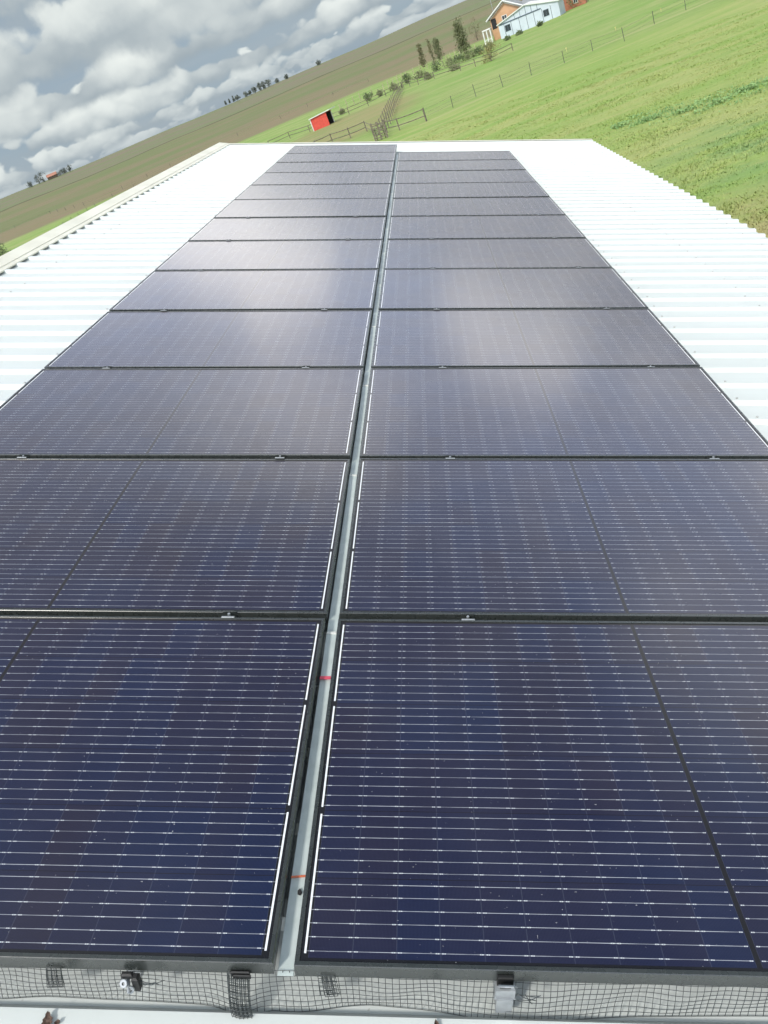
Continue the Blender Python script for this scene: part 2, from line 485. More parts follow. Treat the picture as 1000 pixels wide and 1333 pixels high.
# the far slope falls the other way from the ridge
apex = Vector((XR, 0, 0))
far = T(apex) @ Matrix.Rotation(-2 * PITCH, 4, 'Y') @ Matrix.Scale(-1, 4, (1, 0, 0)) @ T(-apex)
far = T(Vector((XR, 0, PAN_Z))) @ Matrix.Rotation(math.pi, 4, 'Z') @ Matrix.Rotation(2 * PITCH, 4, 'Y') @ T(Vector((-XR, -(YB + YF), -PAN_Z)))
o = ribbed_sheet('roof', XR + 0.02, XE, barn)
# mirrored slope: turn half round about the vertical through the ridge
vert = Matrix.Rotation(-PITCH, 4, 'Y')              # roof frame whose z is plumb
mirror = T((XR, 0, PAN_Z)) @ vert @ Matrix.Rotation(math.pi, 4, 'Z') @ vert.inverted() @ T((-XR, -(YB + YF), -PAN_Z))
o.matrix_local = mirror
# ridge cap
def ridge_cap():
    up = vert @ Vector((0, 0, 1)); 
    near = [(XR, -0.082), (XR + 0.150, -0.094), (XR + 0.152, -0.099), (XR + 0.205, -0.1025), (XR + 0.206, -0.113), (XR + 0.202, -0.113), (XR + 0.200, -0.1045)]
    mb = MB()
    ys = [YF - 0.03] + [YF + (YB - YF) * i / 12 for i in range(1, 12)] + [YB + 0.03]
    top = [(x, z) for x, z in near]
    rows = []
    for yy in ys:
        a = [Vector((x, yy, z)) for x, z in near]
        b = [mirror @ Vector((x, (YB + YF) - yy, z)) for x, z in near[1:]]
        rows.append([tuple(p) for p in (b[::-1] + a)])
    mb.quad_grid(rows)
    return mb.build('ridge_cap', M['cream'], barn)
ridge_cap()
# trim along the far rake and the near rake
for yy in (YB, YF):
    mb = MB()
    s = 1 if yy > 0 else -1
    mb.box(XR + 0.01, XE + 0.012, min(yy - s * 0.05, yy + s * 0.022), max(yy - s * 0.05, yy + s * 0.022), -0.104, -0.0985)
    mb.box(XR + 0.01, XE + 0.012, min(yy + s * 0.016, yy + s * 0.022), max(yy + s * 0.016, yy + s * 0.022), -0.24, -0.1045)
    mb.build('rake_trim', M['cream'], barn)
# screws, far too many to count
mb = MB()
for xx in (-2.75, -1.86, 1.86, 2.55, 3.25):
    k = 0
    y = YF
    while y < YB - 0.2:
        for dy, z in ((0.105, RT_Z),):
            if random.random() < 0.75:
                jx = xx + random.uniform(-.012, .012)
                mb.tube([(jx, y + dy, z), (jx, y + dy, z + 0.006)], 0.0065, 6)
        y += RIB
tag(mb.build('roof_screws', plain('screw_heads', (0.55, 0.56, 0.55), None, 0.5, 0.2), barn), kind='stuff')
# walls
inv = MR.inverted()
def wall_box(name, w0, w1):
    mb = MB(); mb.box(w0[0], w1[0], w0[1], w1[1], w0[2], w1[2], inv)
    return mb.build(name, M['wallsheet'], barn)
ex = (MR @ Vector((XE, 0, PAN_Z))); rx = (MR @ Vector((XR, 0, PAN_Z)))
wall_box('wall', (ex.x - 0.35, YF + 0.15, -3.95), (ex.x - 0.25, YB - 0.15, ex.z + 0.02))
lx = 2 * rx.x - ex.x
wall_box('wall', (lx + 0.25, YF + 0.15, -3.95), (lx + 0.35, YB - 0.15, ex.z + 0.02))
for yy in (YF + 0.15, YB - 0.25):
    mb = MB()
    pts = [(lx + 0.36, -3.95), (ex.x - 0.36, -3.95), (ex.x - 0.36, ex.z + 0.05), (rx.x, rx.z - 0.06), (lx + 0.36, ex.z + 0.05)]
    a = [tuple(inv @ Vector((px, yy, pz))) for px, pz in pts]; b = [tuple(inv @ Vector((px, yy + 0.1, pz))) for px, pz in pts]
    mb.poly(a); mb.poly(b[::-1])
    mb.quad_grid([a, b], close=True)
    mb.build('wall', M['wallsheet'], barn)

# ------------------------------------------------------------------ solar panels
FT = 0.035
def frame_mb():
    prof = [(0.0, -FT), (0.0, -0.0012), (0.0012, 0.0), (0.0086, 0.0), (0.0090, -0.0005), (0.0090, -0.0026), (0.003, -0.0026), (0.003, -FT + 0.002), (0.022, -FT + 0.002), (0.022, -FT)]
    mb = MB()
    corners = [(0, 0, 1, 1), (PW, 0, -1, 1), (PW, PD, -1, -1), (0, PD, 1, -1)]
    rows = [[(cx + sx * i, cy + sy * i, z) for i, z in prof] for cx, cy, sx, sy in corners]
    b = mb.quad_grid(rows + [rows[0]], close=True)
    return mb
def glass_mb():
    mb = MB(); mb.box(0.0032, PW - 0.0032, 0.0032, PD - 0.0032, -0.0085, -0.0027)
    return mb
CG = 0.01947                                        # half the channel between the columns
PP = 1.02                                           # row pitch
root = empty('solar_panel', RT(-CG - PW, 0, 0), '', 'solar panel', 'solar panels in two columns on the roof')
frame_mb().build('frame', M['black_frame'], root)
glass_mb().build('cell_sheet', M['cells'], root)
first = True
for side, nrow, x0, yo in (('left', 13, -CG - PW, 0.0), ('right', 12, CG, -0.003)):
    for i in range(nrow):
        w = RT(x0 + random.uniform(-.0015, .0015), yo + i * PP + random.uniform(-.001, .001), random.uniform(-.0012, .0012)) @ Matrix.Rotation(R(random.uniform(-.12, .12)), 4, 'X') @ Matrix.Rotation(R(random.uniform(-.08, .08)), 4, 'Y')
        where = ('nearest the wire mesh' if i == 0 else 'at the far end' if i == nrow - 1 else 'between two others')
        lab = f'black framed solar panel in the {side} column, {ORD[i]} row' + (' from front, ' if i else ', ') + where
        if first: root.matrix_world = w; root['label'] = lab; first = False
        else: copy_thing(root, w, lab)

# clamps between the rows
cl = empty('panel_clamp', RT(0, 0, 0), '', 'clamp', 'silver clamps between panel rows')
mb = MB()
mb.box(-0.0195, 0.0195, 0.0115, 0.0165, 0.0006, 0.0030, None, 0.0008)
mb.box(-0.0195, 0.0195, -0.0104, -0.0090, -0.022, 0.0030)
mb.box(-0.0195, 0.0195, 0.0100, 0.0114, -0.022, 0.0030)
mb.box(-0.0195, 0.0195, -0.0089, 0.0099, -0.022, -0.020)
mb.build('clamp_body', M['black_frame'], cl)  # shade on the far flange and in the gap put into the black colour
mb = MB(); mb.box(-0.0190, 0.0190, -0.0165, -0.0108, 0.0006, 0.0038, None, 0.0008)
mb.build('clamp_lip', M['alu'], cl)
mb = MB(); mb.tube([(0, 0, -0.0199), (0, 0, -0.008), (0, 0, 0.004)], 0.0042, 8)
mb.build('bolt', M['alu'], cl, smooth=False)
first = True
for side, nrow, xs, yo in (('left', 13, ((-CG - 0.295, 'nearer the centre strip'), (-CG - 1.34, 'nearer the outer edge')), 0.0),
                           ('right', 12, ((CG + 0.375, 'nearer the centre strip'), (CG + 1.43, 'nearer the outer edge')), -0.003)):
    for i in range(1, nrow):
        for xx, nm in xs:
            w = RT(xx + random.uniform(-.012, .012), yo + i * PP - (PP - PD) / 2, 0.0)
            lab = f'small silver clamp between the {ORD[i-1]} and {ORD[i]} {side} panels, {nm}'
            if first: cl.matrix_world = w; cl['label'] = lab; first = False
            else: copy_thing(cl, w, lab)

# rails under the panels
for side, xs in (('left', ((-CG - 0.283, 'inner'), (-CG - 1.34, 'outer'))), ('right', ((CG + 0.385, 'inner'), (CG + 1.43, 'outer')))):
    for xx, nm in xs:
        ln = 13.24 if side == 'left' else 12.22
        f0 = -0.020 if (side, nm) == ('right', 'inner') else 0.03
        mb = MB()
        mb.box(-0.018, 0.018, f0, ln, -0.060, -0.0365)
        mb.box(-0.015, 0.015, f0 - 0.004, ln, -0.1045, -0.0605)
        mb.box(-0.0195, 0.0195, f0 - 0.001, f0 + 0.004, -0.064, -0.0602)
        o = mb.build('mounting_rail', M['alu'], None, RT(xx, 0, 0))
        tag(o, f'aluminium mounting rail under the {side} column of panels, {nm} one', 'rail', 'rails under the panels')

# ------------------------------------------------------------------ strip in the channel between the columns
strip = empty('channel_strip', RT(0, 0, 0), 'narrow grey metal strip lying in the gap between the two panel columns', 'metal strip')
yy = -0.003
ends = [0.96, 1.92, 2.86, 3.80, 4.74, 5.70, 6.66, 7.62, 8.58, 9.54, 10.5, 11.46, 12.22]
for k, ye in enumerate(ends):
    mb = MB()
    rows_t = []
    n = 10
    for i in range(n + 1):
        t = i / n
        y = yy + (ye - yy) * t
        z = -0.0345 + (0.006 * max(0, (t - 0.55) / 0.45) ** 2 if k < 12 else 0) + 0.0008 * math.sin(t * 9 + k)
        rows_t.append([(-0.0150, y, z - 0.0012), (-0.0142, y, z), (0.0147, y, z), (0.0155, y, z - 0.0012)])
    low = [[(p[0], p[1], p[2] - 0.0015) for p in r] for r in rows_t]
    mb.quad_grid(rows_t); mb.quad_grid([r[::-1] for r in low])
    mb.quad_grid([rows_t[0], low[0]]); mb.quad_grid([low[-1], rows_t[-1]])
    mb.build('strip_section', M['galv'], strip)
    if k < 12:
        mb = MB(); mb.box(-0.0146, 0.0150, ye - 0.004, ye + 0.006, -0.0305, -0.0255, None, 0.001)
        mb.build('joint_lip', M['white'], strip)
    yy = ye - 0.0
for yv, col, sk in ((0.774, 'pink', 0.0), (0.194, 'orange', 0.10)):
    mb = MB()
    z0 = -0.0265 if yv > 0.6 else -0.0316
    m4 = T((-0.0005, yv, z0)) @ Matrix.Rotation(sk, 4, 'Z')
    w2 = 0.0055 if yv > 0.6 else 0.002
    mb.box(-0.0146, 0.0150, -w2, w2, -0.0006, 0.0010, m4)
    tag(mb.build('ink_mark', M[col], strip), f'{col} marker line drawn across the strip')
mb = MB()
mb.poly([(0, 0, 0.001), (0.006, -0.002, 0.003), (0.009, 0.004, 0.002), (0.004, 0.012, 0.003), (-0.001, 0.008, 0.001)])
mb.poly([(0, 0, 0), (-0.001, 0.008, 0), (0.004, 0.012, 0), (0.009, 0.004, 0), (0.006, -0.002, 0)])
tag(mb.build('leaf_fragment', M['dark'], None, RT(0.003, 0.155, -0.0325)), 'tiny black leaf fragment stuck on the grey strip near the front', 'leaf')

# ------------------------------------------------------------------ wire mesh skirt under the front frames
KEYS = [(-1.72, -0.020), (-1.3, -0.030), (-0.95, -0.018), (-0.55, -0.022), (-0.463, -0.015), (-0.343, -0.018), (-0.255, -0.019), (-0.151, -0.023), (-0.105, -0.036), (-0.089, -0.043), (-0.067, -0.045), (-0.050, -0.029),
        (0.018, -0.032), (0.096, -0.020), (0.153, -0.015), (0.269, -0.023), (0.382, -0.037), (0.466, -0.038), (0.65, -0.024), (0.891, -0.017), (1.2, -0.028), (1.72, -0.02)]
KX = [k[0] for k in KEYS]; KY = [k[1] for k in KEYS]
def skirt_pt(u, t):
    """u along the frame, t 0 at the frame to 1 at the roof"""
    yb = float(np.interp(u, KX, KY))
    yb = 0.010 + 0.5 * yb + 0.25 * float(np.interp(u - .02, KX, KY)) + 0.25 * float(np.interp(u + .02, KX, KY))
    wav = 0.003 * math.sin(u * 21 + 2 * t) + 0.002 * math.sin(u * 47 + 4 * t)
    y = 0.004 + (yb - 0.004) * (t ** 0.8) + wav * math.sin(t * math.pi)
    z = -0.030 - 0.094 * t + 0.002 * math.sin(u * 33) * (1 - t) * t * 4
    x = u + 0.006 * t * math.sin(u * 7 + 1) + 0.004 * math.sin(u * 29) * t
    return Vector((x, y, z))
def wire_grid(fn, us, ts, r=0.00062, steps=1):
    mb = MB()
    for u in us: mb.tube([fn(u, t) for t in np.linspace(ts[0], ts[-1], 11)], r, 4, cap=False)
    for t in ts: mb.tube([fn(u, t) + Vector((0, -0.0008, 0.0004)) for u in np.linspace(us[0], us[-1], (len(us) - 1) * 2 + 1)], r, 4, cap=False)
    return mb
sk = empty('wire_mesh_skirt', RT(0, 0, 0), 'black wire mesh skirt hanging below the front panel frames onto the roof', 'wire mesh')
us = list(np.arange(-1.72, 1.721, 0.0127)); ts = list(np.linspace(0.0, 1.0, 9))
wire_grid(skirt_pt, us, ts).build('mesh_sheet', M['wire'], sk)
def overlap(u0, u1, t1, off, n, nt, seed):
    rr = random.Random(seed)
    mb = MB()
    for layer in range(3):
        j = (rr.uniform(-.004, .004), rr.uniform(-.3, .3))
        fn = lambda u, t, L=layer, j=j: skirt_pt(u, t * t1) + Vector((j[0] + 0.008 * t * (1 if off > 0 else 0) + 0.01 * j[1] * t, -0.003 * (L + 1) - off * math.sin(t * math.pi * .8), 0.0015 * L))
        uu = list(np.linspace(u0, u1, n)); tt = list(np.linspace(0, 1, nt))
        g = wire_grid(fn, uu, tt, 0.00068); b = len(mb.v); mb.v += g.v; mb.f += [tuple(i + b for i in f) for f in g.f]
    return mb.build('mesh_overlap', M['wire'], sk)
overlap(-0.106, -0.068, 0.97, 0.012, 6, 11, 1)
overlap(0.064, 0.088, 0.55, 0.0, 4, 6, 2)
overlap(-0.448, -0.420, 0.50, 0.0, 4, 6, 3)
mb = MB()                                            # loose wire ends beside the rail end
for a, b in (((0.427, -0.014, -0.060), (0.468, -0.020, -0.050)), ((0.426, -0.016, -0.052), (0.462, -0.018, -0.070)), ((0.428, -0.018, -0.070), (0.470, -0.016, -0.056)), ((0.440, -0.02, -0.045), (0.455, -0.022, -0.074))):
    mb.tube([a, ((a[0] + b[0]) / 2, a[1] - 0.006, (a[2] + b[2]) / 2 + 0.004), b], 0.0009, 4)
for a, b in (((-0.276, -0.012, -0.044), (-0.236, -0.016, -0.050)), ((-0.276, -0.014, -0.054), (-0.240, -0.014, -0.047)), ((-0.268, -0.016, -0.048), (-0.225, -0.012, -0.044))):
    mb.tube([a, ((a[0] + b[0]) / 2, a[1] - 0.006, (a[2] + b[2]) / 2 + 0.004), b], 0.0009, 4)
mb.build('loose_wire', M['wire'], sk)

# end clamp on the right front frame, over the protruding rail end
ec = empty('end_clamp', RT(0.404, -0.003, 0), 'black end clamp on the right front frame above the grey rail tongue', 'clamp')
mb = MB()
mb.box(-0.0145, 0.0145, -0.009, -0.0006, -0.034, -0.010, None, 0.002)
mb.box(-0.010, 0.010, -0.014, -0.009, -0.034, -0.022, None, 0.002)
mb.build('clamp_body', M['black_plastic'], ec)
mb = MB()
m4 = T((0.002, -0.010, -0.0355)) @ Matrix.Rotation(R(-62), 4, 'X')
prof = [(-0.0165, 0), (0.0165, 0), (0.0160, 0.040), (0.008, 0.052), (-0.008, 0.052), (-0.0160, 0.040)]
a = [m4 @ Vector((px, -py, 0.0012)) for px, py in prof]; b = [m4 @ Vector((px, -py, -0.0012)) for px, py in prof]
mb.poly(a); mb.poly(b[::-1]); mb.quad_grid([b, a], close=True)
mb.box(-0.0150, 0.0150, -0.013, -0.0115, 0.0012, 0.0032, m4)
mb.box(-0.0150, 0.0150, -0.030, -0.0285, 0.0012, 0.0026, m4)
mb.build('metal_tongue', M['alu'], ec)
# bolt and washers at the left rail end
lc = empty('rail_end_bolt', RT(-0.292, -0.004, -0.046), 'rail end bolt with pale washers poking through the mesh on the left', 'bolt')
def disc(mb, c, r, ax, th, n=18, hole=0.0):
    ax = Vector(ax).normalized(); a = ax.orthogonal().normalized(); b = ax.cross(a)
    rings = []
    for rr, h in ((hole, th), (r - .001, th), (r, th - .001), (r, 0), (hole, 0)):
        rings.append([Vector(c) + (a * math.cos(q) + b * math.sin(q)) * max(rr, 1e-5) + ax * h for q in [2 * math.pi * k / n for k in range(n)]])
    mb.quad_grid(rings, close=True)
mb = MB(); disc(mb, (-0.006, -0.016, 0.004), 0.0080, (-0.15, -0.75, 0.65), 0.003, hole=0.003)
mb.build('washer', M['alu'], lc)
mb = MB(); disc(mb, (0.007, -0.022, -0.006), 0.0068, (0.2, -0.8, 0.55), 0.003, hole=0.0025)
mb.build('washer', M['alu'], lc)
mb = MB(); mb.tube([(-0.004, 0.0, 0.002), (0.0, -0.012, 0), (0.006, -0.030, -0.004)], 0.0032, 8)
mb.build('bolt_shank', M['alu'], lc)
mb = MB(); mb.box(0.010, 0.022, -0.018, -0.004, -0.018, 0.020, None, 0.003); mb.box(-0.012, 0.009, -0.010, -0.001, 0.008, 0.019, None, 0.003)
mb.build('black_cap', M['black_plastic'], lc)
# black clip above the folded mesh
mb = MB()
mb.box(-0.018, 0.018, -0.0055, -0.0006, -0.034, -0.022, None, 0.002); mb.box(-0.013, 0.020, -0.009, -0.0058, -0.036, -0.026, None, 0.002)
tag(mb.build('mesh_clip', M['black_plastic'], None, RT(-0.083, -0.001, 0)), 'black plastic clip on the left front frame above the folded mesh', 'clip')

# dry leaves on the roof in front
def leaf(name, w, L, wd, curl, label):
    mb = MB(); rows = []
    rr = random.Random(label)
    for i in range(9):
        t = i / 8; ww = wd * math.sin(math.pi * min(1, t * .9 + .08)) * (1 + rr.uniform(-.25, .25))
        zc = curl * (t - .5) ** 2 * 4
        rows.append([(-ww, L * t, zc + 0.006), (-ww * .4, L * t, zc + rr.uniform(0, .003)), (ww * .4, L * t, zc), (ww, L * t, zc + 0.005 + rr.uniform(0, .003))])
    low = [[(p[0], p[1], p[2] - 0.0006) for p in r] for r in rows]
    mb.quad_grid(rows); mb.quad_grid([r[::-1] for r in low])
    tag(mb.build(name, M['leaf_dry'], None, w), label, 'leaf', 'dry leaves in front of the mesh')
leaf('dry_leaf', RT(-0.436, -0.076, RT_Z + .001) @ Matrix.Rotation(R(12), 4, 'Z'), 0.030, 0.009, 0.006, 'curled brown dry leaf on the roof in the bottom left corner')
leaf('dry_leaf', RT(-0.424, -0.066, RT_Z + .001) @ Matrix.Rotation(R(-50), 4, 'Z'), 0.010, 0.004, 0.002, 'crumb of brown leaf just right of the curled leaf')
leaf('dry_leaf', RT(0.283, -0.055, RT_Z + .001) @ Matrix.Rotation(R(25), 4, 'Z'), 0.014, 0.004, 0.003, 'small reddish brown leaf on the roof below the right panel')

# ------------------------------------------------------------------ fences
def post(mb, x, y, z, h, r, square=True):
    if square: mb.box(x - r, x + r, y - r, y + r, z - 0.15, z + h, None, r * .3)
    else: mb.tube([(x, y, z - .15), (x, y, z + h)], r, 6)
def fence(name, pts, h, r, rails, rail_r, pm, rm, label, cat='fence', step=None, jit=0.0, wire=False):
    """pts: ground points (post places when step is None, else a path)"""
    pts = [Vector(p) for p in pts]
    if step:
        out = []
        for a, b in zip(pts, pts[1:]):
            n = max(1, round((b - a).length / step))
            out += [a.lerp(b, i / n) for i in range(n)]
        pts = out + [pts[-1]]
    c = pts[0]
    t = empty(name, WT(c.x, c.y, gz(c.x, c.y)), label, cat)
    loc = [Vector((p.x - c.x, p.y - c.y, gz(p.x, p.y) - gz(c.x, c.y))) for p in pts]
    hs = []
    for p in loc:
        hh = h * (1 + random.uniform(-jit, jit)); hs.append(hh)
        mb = MB(); post(mb, 0, 0, 0, hh, r, square=not wire)
        o = mb.build('post', pm, t); o.location = p
        if wire: o.rotation_euler = (R(random.uniform(-3, 3)), R(random.uniform(-3, 3)), 0)
    for f in rails:
        mb = MB()
        for i, (a, b) in enumerate(zip(loc, loc[1:])):
            A = a + Vector((0, -r, h * f)); B = b + Vector((0, -r, h * f))
            mid = (A + B) / 2 + Vector((0, 0, -0.02 - random.uniform(0, .03) * (jit > 0)))
            mb.tube([A, mid, B], rail_r, 4)
        mb.build('wire' if wire else 'rail', rm, t)
    return t
G = ground_at
# wire fence across the lawn, steel posts
wp = [G(*p) for p in ((556, 157), (590, 140), (620, 126), (655, 113), (692, 98), (735, 82), (772, 67), (813, 53), (852, 31), (893, 12), (935, -6), (980, -24))]
fence('wire_fence', wp, 1.15, 0.030, (0.35, 0.62, 0.92), 0.007, M['steel_post'], M['steel_post'], 'wire fence on thin dark steel posts crossing the lawn to the right', jit=0.1, wire=True)
# post and rail fence, near side of the paddock
pr = [G(*p) for p in ((395, 206), (414, 196), (434, 187), (457, 180), (478, 171))] + [G(500, 165), G(523, 170), G(556, 157)]
fence('rail_fence', pr[:5] + [Vector((-6.2, 95.0, 0)), Vector((-3.1, 88.5, 0)), Vector((-0.25, 87.5, 0))], 1.25, 0.06, (0.40, 0.90), 0.045, M['wood'], M['wood'], 'weathered post and rail fence at the near side of the paddock', jit=0.06)
# two runs of close rails going away from us: a stock lane
for dx, nm in ((-0.42, 'left'), (0.42, 'right')):
    fence('rail_fence', [(-5.0 + dx, 86.5, 0), (-4.7 + dx, 128, 0), (-3.9 + dx, 176, 0)], 1.3, 0.05, (0.45, 0.92), 0.028, M['wood'], M['wood'], f'{nm} side of the stock lane, grey rails running away from the roof', step=5.5, jit=0.05)
# cross fences behind
fence('rail_fence', [G(*p) for p in ((352, 192), (378, 180), (404, 172), (430, 158), (455, 149), (480, 138), (503, 126), (524, 115))], 1.25, 0.06, (0.45, 0.92), 0.045, M['wood'], M['wood'], 'weathered rail fence at the far side of the paddock behind the red shed', step=8.0, jit=0.06)
fence('rail_fence', [G(*p) for p in ((524, 115), (545, 110), (566, 103), (600, 92), (640, 80), (668, 66))], 1.2, 0.06, (0.5, 0.95), 0.045, M['wood'], M['wood'], 'weathered rail fence from the stock lane towards the pale blue barn', step=7.0, jit=0.08)
fence('stake_fence', [G(*p) for p in ((444, 144), (470, 131), (500, 117), (530, 101), (565, 84), (600, 74), (640, 58))], 1.5, 0.07, (0.6,), 0.02, M['wood_pale'], M['wood_pale'], 'row of pale wooden stakes behind the shrubs and narrow conifers', step=3.6, jit=0.2)
fence('field_fence', [G(*p) for p in ((-20, 312), (20, 297), (66, 278), (110, 268), (160, 246), (250, 203), (310, 177), (366, 155), (434, 124), (480, 106))], 1.2, 0.045, (0.5, 0.9), 0.010, M['steel_post'], M['steel_post'], 'long thin fence along the edge of the brown field', step=16.0, jit=0.15)
fence('field_fence', [G(*p) for p in ((20, 334), (45, 320), (65, 310), (85, 296), (104, 283), (125, 270), (148, 258), (200, 232), (260, 204))], 1.15, 0.04, (0.5, 0.9), 0.010, M['steel_post'], M['steel_post'], 'thin fence in the left pasture just beyond the ridge cap', step=11.0, jit=0.15)
# small pen gate at the near end of the lane
g0 = empty('pen_gate', WT(-5.6, 85.9, gz(-5.6, 85.9), R(8)), 'dark wooden gate and gate posts at the near end of the stock lane', 'gate')
for xx in (0.0, 0.62, 1.25):
    mb = MB(); post(mb, xx, 0, 0, 1.75, 0.085); mb.build('post', M['wood'], g0)
mb = MB()
for k in range(5): mb.box(0.08, 1.20, -0.03, 0.03, 0.25 + k * .29, 0.35 + k * .29)
mb.tube([(0.1, -0.05, .3), (1.18, -0.05, 1.45)], 0.035, 4)
mb.build('gate_bars', M['wood'], g0)
# yellow markers on the lawn behind the wire fence
for i, (px, py, w) in enumerate(((738, 64, 'leftmost'), (802, 37, 'middle'), (861, 13, 'rightmost'))):
    p = G(px, py + 3)
    mb = MB(); mb.box(-0.015, 0.015, -0.015, 0.015, -0.1, 0.4, None, 0.008); mb.box(-0.06, 0.06, -0.02, 0.02, 0.28, 0.42, None, 0.015)
    tag(mb.build('marker_stake', M['yellow'], None, WT(p.x, p.y, p.z)), f'{w} of three small yellow markers in the grass behind the wire fence', 'marker', 'yellow markers')

# ------------------------------------------------------------------ trees and shrubs
def crown(mb, h, w, z0, n, kind, rr, leaf=0.35):
    """leaf clumps through the crown's volume; gaps come from clustering"""
    nc = max(6, n // 14)
    cl = []
    for _ in range(nc):
        t = rr.random()
        if kind == 'spire': rad = w * (0.25 + 0.75 * (1 - t) ** 0.8) * (0.35 if t < .06 else 1)
        elif kind == 'fan': rad = w * (0.3 + 0.7 * math.sin(math.pi * min(1, t * .85 + .12)))
        else: rad = w * math.sqrt(max(0.05, 1 - (2 * t - 1) ** 2))
        a = rr.uniform(0, 2 * math.pi); q = rad * math.sqrt(rr.random())
        cl.append((q * math.cos(a), q * math.sin(a), z0 + t * h, rad))
    for cx, cy, cz, rad in cl:
        s = 0.16 * w + 0.05 * h + (0.08 * w if kind == 'round' else 0)
        cx += rr.gauss(0, .12 * w); cy += rr.gauss(0, .12 * w); cz += rr.gauss(0, .04 * h)
        for _ in range(14):
            p = Vector((cx + rr.gauss(0, s * .6), cy + rr.gauss(0, s * .6), cz + rr.gauss(0, s * .7)))
            d = Vector((rr.gauss(0, 1), rr.gauss(0, 1), rr.gauss(0.5, 1))).normalized(); e = d.orthogonal().normalized()
            e.rotate(Matrix.Rotation(rr.uniform(0, 6.28), 3, d))
            L = leaf * rr.uniform(.5, 1.2)
            mb.poly([p - d * L, p + e * L * .45, p + d * L, p - e * L * .45])
def tree(name, p, h, w, kind, mat, label, cat, group=None, n=420, leaf=0.3, trunk=0.12, seed=0):
    rr = random.Random(seed * 31 + len(label))
    t = empty(name, WT(p.x, p.y, p.z), label, cat, group)
    mb = MB(); lean = (rr.uniform(-.03, .03) * h, rr.uniform(-.03, .03) * h)
    mb.tube([(0, 0, -.2), (lean[0] * .4, lean[1] * .4, h * .45), (lean[0], lean[1], h * .88)], trunk, 6, trunk * .2)
    for _ in range(7):
        z = h * rr.uniform(.15, .75); a = rr.uniform(0, 6.28)
        mb.tube([(lean[0] * z / h, lean[1] * z / h, z), (math.cos(a) * w * .7, math.sin(a) * w * .7, z + h * .14)], trunk * .35, 4, trunk * .1)
    mb.build('trunk', M['bark'], t)
    mb = MB(); crown(mb, h * .93, w, h * .07, n, kind, rr, leaf)
    mb.build('crown', mat, t)
    return t
cg = 'narrow conifers behind the paddock'
tree('conifer', G(553, 87), 5.5, 1.0, 'spire', M['tawny'], 'tawny narrow conifer, leftmost of the pair and a thin one', 'tree', cg, n=1100, leaf=.24, seed=1)
tree('conifer', G(565.6, 83.5), 5.8, 0.5, 'spire', M['tawny'], 'thinnest conifer, a bare spindle between two fuller ones', 'tree', cg, n=650, leaf=.22, seed=2)
tree('conifer', G(573.6, 77.6), 5.4, 1.25, 'spire', M['conifer'], 'olive conifer just right of the thin spindle', 'tree', cg, n=1300, leaf=.24, seed=3)
tree('conifer', G(606, 70), 7.0, 1.8, 'spire', M['conifer'], 'tallest dark conifer standing alone left of the tan house', 'tree', cg, n=2200, leaf=.27, seed=4)
tree('leafless_tree', G(622, 52.5), 6.0, 2.0, 'fan', M['tawny'], 'thin brownish tree between the tallest conifer and the tan house', 'tree', n=520, leaf=.2, seed=5)
tree('shrub', G(640, 79.5), 2.4, 1.7, 'fan', M['yellowbush'], 'round yellowish shrub alone on the green slope below the barn', 'shrub', n=700, leaf=.16, trunk=.05, seed=6)
bushes = [((481, 131), 1.9, 1.1, 'darkbush', 'dark green bush behind the paddock fence, above the red shed to its right'),
          ((496, 125), 1.4, 0.8, 'scrub', 'small pale bush between two darker bushes behind the paddock'),
          ((514, 117.5), 1.5, 1.0, 'scrub', 'pale bush at the far end of the stock lane'),
          ((531, 108.5), 2.0, 1.2, 'darkbush', 'dark bush just past the far end of the stock lane'),
          ((446, 148.5), 1.2, 0.7, 'scrub', 'small bush right beside the open side of the red shed'),
          ((546, 103), 1.7, 1.7, 'scrub', 'grey green scrub below the leftmost tawny conifer'),
          ((569, 92), 2.2, 1.3, 'darkbush', 'dark bush below the thin spindle conifer'),
          ((585, 86), 1.6, 1.8, 'scrub', 'low scrub midway between the thin spindle and the tallest conifer'),
          ((598, 81), 1.5, 1.6, 'darkbush', 'dark scrub just left of the tallest conifer foot'),
          ((612, 76), 1.9, 1.8, 'scrub', 'pale scrub just right of the tallest conifer foot'),
          ((624, 71), 1.5, 1.6, 'darkbush', 'dark low scrub below the brownish tree'),
          ((636, 65), 1.6, 1.4, 'scrub', 'scrub beside the white porch posts'),
          ((592, 92), 1.2, 1.3, 'scrub', 'small bush in front of the scrub row, nearest the lawn'),
          ((558, 103), 1.3, 1.2, 'scrub', 'loose pale bush in front of the dark bush under the spindle'),
          ((661, 52), 0.8, 0.8, 'darkbush', 'low green bush at the foot of the barn near its left window'),
          ((676, 45), 0.7, 1.0, 'darkbush', 'low green bush at the middle of the barn wall'),
          ((704, 34), 1.0, 0.9, 'darkbush', 'weedy bush at the barn wall near its right window')]
for i, (px, h, w, mt, lab) in enumerate(bushes):
    tree('bush', G(*px), h * 0.8, w * 0.85, 'round', M[mt], lab, 'bush', 'bushes along the far fences', n=430, leaf=.2, trunk=.05, seed=20 + i)
p = G(6, 343); tree('bush', p, 3.6, 2.0, 'round', M['darkbush'], 'round dark bush at the left edge of the photo beyond the ridge cap', 'bush', n=1100, leaf=.2, seed=50)
p = G(752, 8); tree('bush', p, 2.6, 3.0, 'round', M['darkbush'], 'dark bush at the top beside the small orange building', 'bush', n=900, leaf=.25, seed=51)

